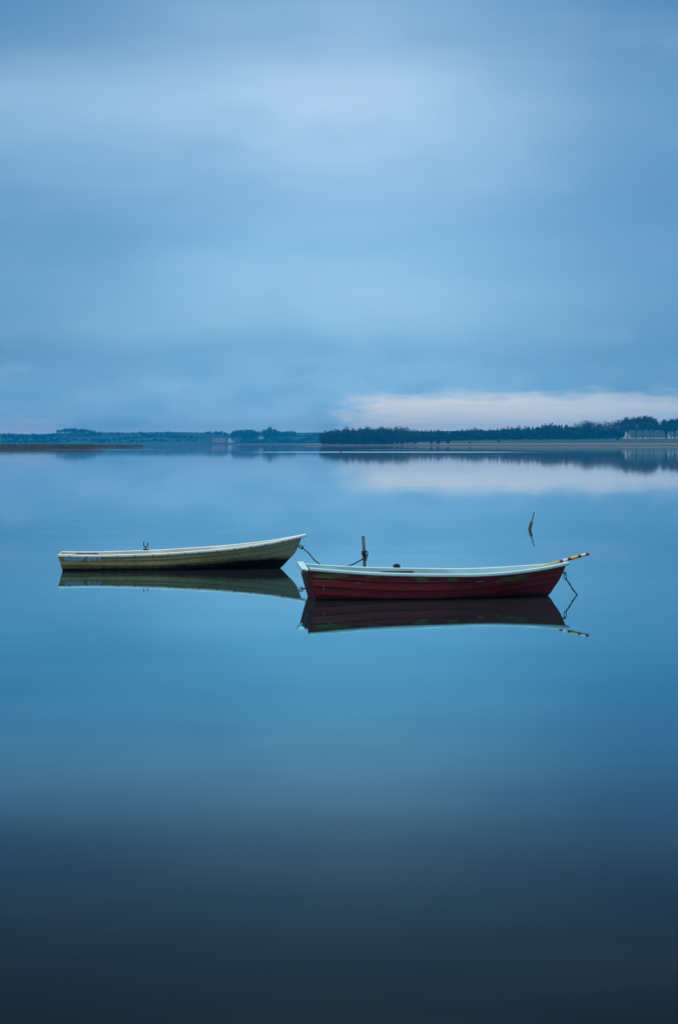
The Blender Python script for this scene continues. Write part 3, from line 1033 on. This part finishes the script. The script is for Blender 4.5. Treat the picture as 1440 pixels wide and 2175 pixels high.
bm = bmesh.new()
wp = at(1225.5, 1264.2, 31.95)
ex = red_eye
sh = ex + Vector((0.006, 0, -0.075))
path = [sh, sh.lerp(wp, 0.3) + Vector((0.004, 0, 0.002)), sh.lerp(wp, 0.62) + Vector((-0.003, 0, -0.004)), wp, wp + (wp - sh) * 0.5]
add_tube(bm, catmull(path, 8), lambda t_: 0.0115 + 0.003 * math.sin(t_ * 41) * math.sin(t_ * 17), 8)
chain_rope = obj('mooring_rope', bm, M['weed_rope'], None, smooth=True)
chain_rope.data.transform(Matrix.Translation(-ex))
chain_rope.location = ex
tag(chain_rope, 'short weedy rope running from the red bow ring into the water', 'rope')
bm = bmesh.new()
c = ex + Vector((0.003, 0, -0.038))
pts = [c + Vector((0.018 * math.cos(2 * PI * k / 20), 0.004 * math.sin(4 * PI * k / 20), 0.044 * math.sin(2 * PI * k / 20))) for k in range(21)]
add_tube(bm, pts, 0.007, 6, cap=False)
o = obj('shackle', bm, M['iron'], chain_rope, smooth=True)
o.data.transform(Matrix.Translation(-ex))

# ---- leaning stake with a float in open water
SY = 56.2
base_ = at(1124.2, 1124.8, SY)
tipp = at(1134.2, 1087.5, SY + 0.1)
ax = (tipp - base_)
stake = empty('marker_stake', (base_.x, base_.y, 0))
tag(stake, 'leaning stake with a thick brown lower end, alone on the open water', 'stake')
bm = bmesh.new()
add_tube(bm, [-ax * 0.8 , Vector((0, 0, 0)), ax * 0.5, ax], lambda t_: 0.020 - 0.006 * t_, 8)
obj('stick', bm, M['stake'], stake, smooth=True)
bm = bmesh.new()
add_tube(bm, [-ax * 0.18, ax * 0.02, ax * 0.06 + Vector((-.004, 0, 0)), ax * 0.2, ax * 0.36, ax * 0.42], lambda t_: 0.036 + 0.008 * math.sin(t_ * PI), 10)
obj('float', bm, M['float'], stake, smooth=True)


# ------------------------------------------------------------------ trees (prototypes one metre tall)
def quad_cloud(pts, size, rnd, flat=0.0):
    verts, faces = [], []
    for p in pts:
        n = Vector((rnd.gauss(0, 1), rnd.gauss(0, 1), rnd.gauss(0, 1) + flat)).normalized()
        a = n.orthogonal().normalized()
        b = n.cross(a)
        s = size * rnd.uniform(0.5, 1.25)
        th = rnd.uniform(0, 2 * PI)
        a, b = a * math.cos(th) + b * math.sin(th), b * math.cos(th) - a * math.sin(th)
        k = len(verts)
        for (x, y) in ((-1, -.35), (-.2, -.8), (1, -.25), (.55, .6), (-.5, .7)):
            verts.append(tuple(p + a * (x * s) + b * (y * s)))
        faces.append((k, k + 1, k + 2, k + 3, k + 4))
    return verts, faces


def mesh_of(name, v, f, m):
    me = bpy.data.meshes.new(name)
    me.from_pydata(v, [], f)
    me.update()
    me.materials.append(m)
    return me


def trunk_mesh(rnd, h, r, lean=0.02, limbs=0):
    bm = bmesh.new()
    add_tube(bm, [(0, 0, -0.03), (lean * .3, 0, h * .4), (lean, 0, h)], lambda t: r * (1.15 - 0.75 * t), 6)
    for k in range(limbs):
        a = rnd.uniform(0, 2 * PI)
        z = h * rnd.uniform(0.55, 0.95)
        d = Vector((math.cos(a), math.sin(a), rnd.uniform(0.6, 1.3))).normalized() * rnd.uniform(0.12, 0.22)
        add_tube(bm, [Vector((lean * .6, 0, z)), Vector((lean * .6, 0, z)) + d * .5, Vector((lean * .6, 0, z)) + d + Vector((0, 0, .03))], lambda t: r * (0.5 - 0.35 * t), 5)
    me = bpy.data.meshes.new('trunk')
    bm.to_mesh(me)
    bm.free()
    me.materials.append(M['bark'])
    return me


def dense_crown(seed, mat_, zc, rx, rz, n=420, size=0.05, lobes=11):
    rnd = random.Random(seed)
    L = []
    for _ in range(lobes):
        v = Vector((rnd.gauss(0, 1), rnd.gauss(0, 1), rnd.gauss(0, 1))).normalized() * rnd.uniform(0.35, 0.75)
        L.append((Vector((v.x * rx, v.y * rx, zc + v.z * rz)), rnd.uniform(0.28, 0.5)))
    L.append((Vector((0, 0, zc)), 0.6))
    pts = []
    for i in range(n):
        c, r = rnd.choice(L)
        v = Vector((rnd.gauss(0, 1), rnd.gauss(0, 1), rnd.gauss(0, 1))).normalized() * (rnd.random() ** 0.45) * r
        p = c + Vector((v.x * rx, v.y * rx, v.z * rz))
        p.z = max(0.02, p.z)
        pts.append(p)
    v, f = quad_cloud(pts, size, rnd)
    return mesh_of('crown', v, f, mat_)


def conifer_crown(seed):
    rnd = random.Random(seed)
    pts = []
    for i in range(380):
        z = 0.10 + 0.90 * (rnd.random() ** 1.35)
        r = 0.19 * (1.02 - z) ** 0.8 * (0.75 + 0.35 * math.sin(z * 45 + seed)) + 0.008
        a = rnd.uniform(0, 2 * PI)
        q = rnd.random() ** 0.5
        pts.append(Vector((math.cos(a) * r * q, math.sin(a) * r * q, z)))
    v, f = quad_cloud(pts, 0.036, rnd, 0.8)
    return mesh_of('crown', v, f, M['leaf_dark'])


def bare_crown(seed, clear=0.32, spread=0.36, twigs=900, fill=0.3):
    rnd = random.Random(seed)
    bm = bmesh.new()
    tips = []

    def grow(p, d, ln, r, lev):
        q = p + d * ln
        mid = p + d * ln * .5 + Vector((rnd.gauss(0, .02), rnd.gauss(0, .02), rnd.gauss(0, .01))) * ln * 3
        add_tube(bm, [p, mid, q], lambda t: r * (1 - .45 * t), 4, cap=False)
        if lev == 0:
            tips.append((q, d))
            return
        for k in range(rnd.choice((3, 3, 4))):
            dd = (d + Vector((rnd.gauss(0, .55), rnd.gauss(0, .55), rnd.gauss(0.10, .38)))).normalized()
            grow(mid.lerp(q, rnd.uniform(.3, 1)), dd, ln * rnd.uniform(.62, .82), r * .55, lev - 1)
    for k in range(6):
        a = 2 * PI * k / 6 + rnd.uniform(-.4, .4)
        d = Vector((math.cos(a) * spread * 2.2, math.sin(a) * spread * 2.2, rnd.uniform(.7, 1.4))).normalized()
        grow(Vector((0, 0, clear * rnd.uniform(.75, 1.2))), d, rnd.uniform(.17, .25), .011, 3)
    # normalise to one metre
    hi = max(v.co.z for v in bm.verts)
    lo = clear * .7
    for v in bm.verts:
        v.co.z = lo + (v.co.z - lo) * (0.95 - lo) / (hi - lo)
    T = [Vector((q.x, q.y, lo + (q.z - lo) * (0.95 - lo) / (hi - lo))) for q, d in tips]
    dirs = [d for q, d in tips]
    for i in range(twigs):
        k = rnd.randrange(len(T))
        p = T[k] + Vector((rnd.gauss(0, .03), rnd.gauss(0, .03), rnd.gauss(0, .025)))
        d = (dirs[k] + Vector((rnd.gauss(0, .6), rnd.gauss(0, .6), rnd.gauss(.25, .4)))).normalized()
        s = d.orthogonal().normalized() * 0.0035
        l = rnd.uniform(.03, .075)
        bm.faces.new([bm.verts.new(p - s), bm.verts.new(p + s), bm.verts.new(p + d * l + s * .3)])
    nf = int(600 * fill)
    for i in range(nf):                          # denser knots of fine twigs
        k = rnd.randrange(len(T))
        p = T[k].lerp(Vector((0, 0, 0.62)), rnd.uniform(.0, .5)) + Vector((rnd.gauss(0, .03), rnd.gauss(0, .03), rnd.gauss(0, .02)))
        n = Vector((rnd.gauss(0, 1), rnd.gauss(0, 1), rnd.gauss(0, 1))).normalized()
        a = n.orthogonal().normalized() * rnd.uniform(.015, .04)
        b = n.cross(a).normalized() * rnd.uniform(.01, .022)
        bm.faces.new([bm.verts.new(p - a), bm.verts.new(p + b), bm.verts.new(p + a), bm.verts.new(p - b)])
    me = bpy.data.meshes.new('crown')
    bm.to_mesh(me)
    bm.free()
    me.materials.append(M['twig'])
    return me


rt = random.Random(31)
PROTO = {
    'dense': [(dense_crown(100 + i, M['leaf_dark'], 0.50, 0.32, 0.52, 520), trunk_mesh(rt, 0.45, 0.018)) for i in range(5)],
    'leafy': [(dense_crown(200 + i, M['leaf_mid'], 0.50, 0.34, 0.52, 480), trunk_mesh(rt, 0.45, 0.02)) for i in range(4)],
    'conifer': [(conifer_crown(300 + i), trunk_mesh(rt, 0.8, 0.014, 0.0)) for i in range(4)],
    'bare': [(bare_crown(400 + i), trunk_mesh(rt, 0.36, 0.020, 0.01, 2)) for i in range(4)],
    'beech': [(bare_crown(500 + i, 0.38, 0.46, 2200, 3.6), trunk_mesh(rt, 0.42, 0.024, 0.01, 3)) for i in range(4)],
}
NAME = {'dense': 'evergreen_tree', 'leafy': 'broadleaf_tree', 'conifer': 'conifer_tree', 'bare': 'bare_tree', 'beech': 'bare_tree', 'bush': 'bush'}
CAT = {'dense': 'tree', 'leafy': 'tree', 'conifer': 'conifer', 'bare': 'bare tree', 'beech': 'bare tree'}
tr_rnd = random.Random(77)


def tree(kind, u, Y, vtop, label, group=None, wide=1.0, ground=None, parts=True, cat=None, name=None):
    X = (u - 720) / F_PX * Y
    z = (ground or field_h)(X, Y)
    h = at(u, vtop, Y).z - z
    cr, tk = tr_rnd.choice(PROTO[kind])
    e = empty(name or NAME[kind], (X, Y, z - 0.1), tr_rnd.uniform(0, 2 * PI))
    e.scale = (h * wide, h * wide, h)
    for nm, me in (('trunk', tk), ('crown', cr)):
        o = bpy.data.objects.new(nm, me)
        COL.objects.link(o)
        o.parent = e
    tag(e, label, cat or CAT[kind], group)
    return e


# dark wood on the point
wood_top = [(680, 930), (684, 922), (690, 915), (698, 912.5), (712, 912), (725, 913), (735, 909), (745, 910.5), (760, 909), (775, 907.5), (790, 909), (800, 910.5),
            (815, 907.5), (835, 911), (850, 910), (870, 913), (885, 914)]
for row, (Y0, n, dv) in enumerate(((1985, 40, 2.5), (1997, 36, 0.6), (2012, 30, 0.0))):
    for i in range(n):
        u = 683 + (832 - 683) * (i + tr_rnd.uniform(0.1, 0.9)) / n
        u = max(u, 685)
        tree('dense', u, Y0 + tr_rnd.uniform(-5, 5), interp(wood_top, u) + dv + tr_rnd.uniform(-.6, 2.2), 'dark evergreen tree in the dense wood on the point', 'trees of the dark wood on the point', tr_rnd.uniform(.9, 1.3))
for i in range(16):        # skirt of low growth that closes the wood at the bottom
    u = 684 + (885 - 684) * (i + tr_rnd.random()) / 16
    tree('dense', u, 1977 + tr_rnd.uniform(-2, 2), 930 + tr_rnd.uniform(-4, 3), 'low dark bush at the front edge of the wood', 'bushes along the front of the dark wood', tr_rnd.uniform(1.0, 1.5), cat='bush', name='bush')
# looser trees right of the wood
for i in range(14):
    u = 832 + (886 - 832) * (i + tr_rnd.random()) / 14
    tree('leafy' if i % 3 else 'bare', u, 2015 + tr_rnd.uniform(-12, 14), interp(wood_top, u) + tr_rnd.uniform(0, 6), 'dull tree at the thin right end of the wood' if i % 3 else 'bare tree showing sky at the thin right end of the wood',
         'trees at the thin end of the wood' if i % 3 else 'bare trees at the thin end of the wood', tr_rnd.uniform(.7, 1.0))
for (u, vt, w) in ((843, 904.5, 1.0), (850, 904, 1.1), (857, 905, 1.0), (873, 909, .7), (881, 910, .7), (897, 911, .6)):
    tree('bare', u, 2045, vt, 'tall bare tree rising over the gap at the end of the wood', 'tall bare trees over the gap in the wood', w)
# conifer belt along the field
belt = [(885, 914), (905, 912.5), (920, 912), (935, 912), (950, 914), (965, 913), (985, 911), (1000, 910), (1020, 909), (1045, 909), (1060, 909.5), (1085, 906.5), (1110, 907.5), (1140, 903.5), (1160, 901), (1170, 899.5), (1185, 901.5), (1205, 903), (1220, 905), (1320, 908)]
for row, (Y0, n, dv) in enumerate(((2110, 52, 4.0), (2130, 56, 1.0), (2150, 50, 0.0))):
    for i in range(n):
        u = 886 + (1232 - 886) * (i + tr_rnd.uniform(0.1, 0.9)) / n
        k = 'conifer' if tr_rnd.random() < .5 else ('dense' if row else 'leafy')
        tree(k, u, Y0 + tr_rnd.uniform(-6, 6), interp(belt, u) + dv + tr_rnd.uniform(-.8, 2.5),
             {'conifer': 'pointed conifer in the belt of trees behind the green field', 'dense': 'dark rounded tree in the belt behind the green field', 'leafy': 'dull green tree at the front of the belt behind the field'}[k],
             {'conifer': 'conifers in the belt behind the field', 'dense': 'rounded trees in the belt behind the field', 'leafy': 'front trees of the belt behind the field'}[k], tr_rnd.uniform(1.0, 1.4) if k == 'conifer' else tr_rnd.uniform(.85, 1.2))
# undergrowth under the bare trees at the right
for i in range(44):
    u = 1212 + (1322 - 1212) * (i + tr_rnd.random()) / 44
    tree('leafy', u, 2140 + tr_rnd.uniform(-10, 10), 903 + tr_rnd.uniform(-3, 9), 'dull green tree in the thicket under the bare crowns', 'thicket trees under the bare crowns', tr_rnd.uniform(.8, 1.1))
for i in range(26):
    u = 1322 + (1475 - 1322) * (i + tr_rnd.random()) / 26
    tree('leafy', u, 2290 + tr_rnd.uniform(-10, 10), 898 + tr_rnd.uniform(-4, 6), 'dull green tree rising behind the white farm roofs', 'trees behind the white farm', tr_rnd.uniform(.9, 1.2))
# tall bare trees at the right
for (u, vt, Y, w, lab) in ((1232, 890, 2160, 1.0, 'leftmost tall bare tree of the row, airy crown over the thicket'),
                           (1246, 892.5, 2165, .9, 'second tall bare tree from the left end of the row'),
                           (1262, 893, 2170, 1.0, 'slim bare tree in the middle of the row above the thicket'),
                           (1278, 894, 2160, .9, 'low bare tree midway along the row above the thicket'),
                           (1296, 890.5, 2165, 1.0, 'rounded bare tree just left of the big crowns by the farm'),
                           (1309, 889.5, 2175, .8, 'narrow bare tree against the sky left of the farm')):
    tree('bare', u, Y, vt, lab, None, w)
for (u, vt, Y, w, lab) in ((1332, 884, 2165, 1.05, 'big dark bare tree over the white gable end'),
                           (1349, 882.5, 2160, 1.0, 'tallest broad bare tree in front of the farm roof'),
                           (1364, 885, 2170, .9, 'bare tree with crowded crown in front of the farm roof middle'),
                           (1379, 882, 2160, .85, 'bare tree with a peaked top in front of the long farm roof'),
                           (1386, 887, 2150, .7, 'slender twin trunk tree before the long farm roof'),
                           (1412, 889, 2160, 1.0, 'bare tree with forked trunk between the two white farm buildings'),
                           (1431, 887.5, 2155, 1.1, 'broad dark bare tree over the second white building'),
                           (1458, 884, 2160, 1.0, 'dark bare tree at the far right end of the farm')):
    tree('beech', u, Y, vt, lab, None, w)
# single bushes on the field edge
for (u, vt, Y, w, lab) in ((915, 934, 1985, 1.3, 'small dark bush at the left end of the green field'), (930, 931, 1990, 1.5, 'dark round bush on the shore below the belt'),
                           (951, 929.5, 1995, 1.6, 'largest dark bush on the shore below the belt'), (997, 937, 1985, 1.5, 'tiny low bush on the shore strip'),
                           (1058, 931, 1985, .6, 'narrow dark bush standing alone before the green field'), (1311, 928, 2060, 1.6, 'dark bush left of the white gable end')):
    tree('dense', u, Y, vt, lab, None, w, cat='bush', name='bush')


# far left trees
def clump(n, u0, u1, Y0, Y1, vt, lab, grp, kinds=('leafy', 'dense'), wide=(1.1, 1.6), jit=2.0):
    for i in range(n):
        u = u0 + (u1 - u0) * (i + tr_rnd.random()) / n
        q = (u - u0) / (u1 - u0)
        v = (interp(vt, u) if isinstance(vt, list) else vt)
        tree(tr_rnd.choice(kinds), u, tr_rnd.uniform(Y0, Y1), v + tr_rnd.uniform(0, jit), lab, grp, tr_rnd.uniform(*wide), hill_h, cat='tree', name='broadleaf_tree')


clump(16, -30, 112, 4100, 4300, [(-30, 920), (0, 921), (20, 916.5), (40, 918.5), (65, 919), (90, 920), (112, 923)], 'hazy blue tree behind the reed spit', 'trees behind the reed spit')
clump(20, 122, 212, 4420, 4560, [(122, 911.5), (128, 912), (138, 909), (150, 907), (165, 908), (180, 910), (200, 913), (208, 917)], 'hazy tree in the clump crowning the hill above the reeds', 'trees of the hilltop clump', wide=(1.5, 2.3))
clump(22, 212, 424, 4560, 4640, [(212, 915.5), (300, 917.5), (322, 915), (340, 916.5), (424, 917)], 'small tree in the hedge along the bare ridge', 'hedge trees on the ridge', jit=2)
clump(14, 424, 484, 4350, 4500, [(424, 919), (440, 915), (455, 914), (470, 913.5), (484, 919)], 'hazy tree in the wood above the red roofed barn', 'trees above the red roofed barn')
clump(20, 494, 552, 4250, 4420, [(494, 914), (505, 911), (519, 908.5), (535, 911), (545, 912), (552, 917)], 'hazy tree in the wood behind the white gabled house', 'trees behind the white gabled house')
clump(10, 556, 590, 4250, 4380, [(556, 914), (562, 908), (572, 906), (582, 907), (590, 915)], 'tree in the tallest hazy clump on the far shore', 'trees of the tallest far clump', wide=(.9, 1.2))
clump(12, 592, 630, 4300, 4420, [(592, 914), (603, 913), (615, 913), (624, 913), (630, 919)], 'hazy tree right of the tallest far clump', 'trees right of the tallest far clump')
clump(14, 625, 700, 4500, 4600, [(625, 918), (700, 917)], 'small hedge tree on the ridge left of the wood', 'hedge trees left of the wood')


def hedgerow(n, u0, Y0, u1, Y1, h0, h1, lab, grp):
    for i in range(n):
        q = (i + tr_rnd.random()) / n
        u, Y = u0 + (u1 - u0) * q, Y0 + (Y1 - Y0) * q + tr_rnd.uniform(-6, 6)
        X = (u - 720) / F_PX * Y
        z = hill_h(X, Y)
        h = h0 + (h1 - h0) * tr_rnd.random() ** 1.6
        v = 1087.5 - F_PX * math.tan(math.atan((z + h - CAM_H) / Y) + PITCH)
        tree(tr_rnd.choice(('leafy', 'dense', 'leafy')), u, Y, v, lab, grp, tr_rnd.uniform(2.0, 3.8), hill_h, cat='hedge tree', name='hedge_tree')


for args in ((26, 208, 4120, 420, 4200, 3, 9), (20, 215, 4230, 330, 4330, 3, 8), (22, 300, 4360, 430, 4280, 3, 10), (16, 230, 4440, 400, 4460, 2, 7)):
    hedgerow(*args, 'hazy tree in a hedgerow on the fields left of the red roof', 'hedgerow trees left of the red roof')
for args in ((20, -30, 4070, 150, 4110, 4, 11), (18, 60, 4330, 220, 4380, 4, 11), (14, 110, 4240, 215, 4180, 3, 9)):
    hedgerow(*args, 'hazy tree in a hedgerow on the fields behind the reeds', 'hedgerow trees behind the reeds')
for args in ((26, 500, 4070, 690, 4100, 4, 13), (20, 580, 4200, 690, 4260, 4, 11), (14, 600, 4400, 700, 4350, 4, 10)):
    hedgerow(*args, 'hazy tree in a hedgerow on the fields right of the white gable', 'hedgerow trees right of the white gable')


# ------------------------------------------------------------------ houses
def house(name, u, v, Y, length, depth, wall_h, ridge_h, rz, wall, roof, label, cat, ground, windows=4, chimney=True):
    X = (u - 720) / F_PX * Y
    z = (at(u, v, Y).z if v else ground(X, Y))
    e = empty(name, (X, Y, z), rz)
    tag(e, label, cat)
    l, d = length / 2, depth / 2
    bm = bmesh.new()
    prof = [(-d, -1.5), (-d, wall_h), (0, ridge_h), (d, wall_h), (d, -1.5)]
    A = [bm.verts.new((-l, y, zz)) for y, zz in prof]
    B = [bm.verts.new((l, y, zz)) for y, zz in prof]
    bm.faces.new(A)
    bm.faces.new(B[::-1])
    for k in range(5):
        bm.faces.new((A[k], B[k], B[(k + 1) % 5], A[(k + 1) % 5]))
    obj('wall', bm, M[wall], e)
    bm = bmesh.new()
    ov, th = 0.35, 0.22
    sl = (ridge_h - wall_h) / d
    for s in (-1, 1):
        q = [(s * (d + ov), wall_h - sl * ov + 0.03), (0, ridge_h + 0.03), (0, ridge_h + 0.03 + th), (s * (d + ov), wall_h - sl * ov + 0.03 + th)]
        a_ = [bm.verts.new((-l - ov * .3, y, zz)) for y, zz in q]
        b_ = [bm.verts.new((l + ov * .3, y, zz)) for y, zz in q]
        bm.faces.new(a_)
        bm.faces.new(b_[::-1])
        for k in range(4):
            bm.faces.new((a_[k], b_[k], b_[(k + 1) % 4], a_[(k + 1) % 4]))
    rf = obj('roof', bm, M[roof], e)
    if chimney:
        bm = bmesh.new()
        add_box(bm, (l * .35, 0, ridge_h + .5), (.9, .8, 1.6))
        obj('chimney', bm, M['white_wall'], rf)
    for k in range(windows):
        bm = bmesh.new()
        x = -l + length * (k + .5) / windows
        add_box(bm, (x, -d - 0.005, wall_h * .55), (1.2, 0.06, wall_h * .42))
        obj('window', bm, M['glass'], e)
    return e


house('farmhouse', 1366, None, 2205, 46, 12, 2.9, 9.4, R(8), 'bright_wall', 'slate', 'long white farmhouse with grey roof behind the bare trunks', 'farmhouse', field_h, 8)
house('farmhouse', 1328, None, 2195, 11, 9, 3.0, 8.2, R(86), 'bright_wall', 'slate', 'white gable ended wing at the left of the long farmhouse', 'house', field_h, 2, False)
house('farmhouse', 1432, None, 2190, 15, 9, 3.6, 7.6, R(4), 'bright_wall', 'slate', 'second white farm building at the right beside the forked tree', 'house', field_h, 3)
house('barn', 465, 937, 4075, 27, 10, 1.6, 5.6, R(-4), 'white_wall', 'red_roof', 'low barn with a faded red roof on the far shore', 'barn', hill_h, 2, False)
house('cottage', 489.5, 938.6, 4070, 9.5, 9, 3.6, 9.0, R(84), 'bright_wall', 'slate', 'white gabled cottage on the far shore beside the red roofed barn', 'cottage', hill_h, 1, False)
house('cottage', 499, 938, 4082, 10, 7, 3.0, 6.6, R(2), 'white_wall', 'slate', 'small cottage wing with dull roof just right of the white gable', 'cottage', hill_h, 2)
house('cottage', 554.5, 930.2, 4200, 10, 7, 3.2, 5.0, R(5), 'bright_wall', 'slate', 'little white cottage up the slope among hazy trees', 'cottage', hill_h, 2)


# ------------------------------------------------------------------ water birds
def duck(u, v, rz, label):
    Y = CAM_H * F_PX / (v - 941.0)
    X = (u - 720) / F_PX * Y
    e = empty('duck', (X, Y, 0), rz)
    tag(e, label, 'duck')
    bm = bmesh.new()
    pts = catmull([(-.26, 0, .17), (-.16, 0, .11), (0, 0, .08), (.14, 0, .09), (.20, 0, .15), (.21, 0, .25), (.24, 0, .31), (.29, 0, .30)], 5)
    rads = [(0, .02), (.12, .07), (.35, .13), (.52, .11), (.62, .055), (.75, .045), (.88, .06), (1, .02)]
    add_tube(bm, pts, lambda t: interp(rads, t), 10)
    obj('body', bm, M['feather'], e, smooth=True)
    bm = bmesh.new()
    add_tube(bm, [(.29, 0, .30), (.36, 0, .285)], lambda t: .018 - .008 * t, 6)
    obj('bill', bm, M['float'], e, smooth=True)


duck(584, 958.5, R(200), 'dark duck on the water below the tallest far clump')
duck(723.5, 961.5, R(20), 'dark duck on the bright streak before the dark wood')

# ------------------------------------------------------------------ haze over the lake
m, t = mat('lake_haze')
pv = t.n('ShaderNodeVolumePrincipled')
pv.inputs['Color'].default_value = (0.004, 0.51, 1.0, 1)
pv.inputs['Density'].default_value = 1.7e-4
pv.inputs['Anisotropy'].default_value = 0.0
om = t.n('ShaderNodeOutputMaterial')
t.t.links.new(pv.outputs[0], om.inputs['Volume'])
bm = bmesh.new()
add_box(bm, (0, 2750, 29.0), (13600, 7900, 64.0))
hz = obj('haze', bm, m)
tag(hz, 'thin blue haze over the lake and the far shore', 'haze', None, 'stuff')
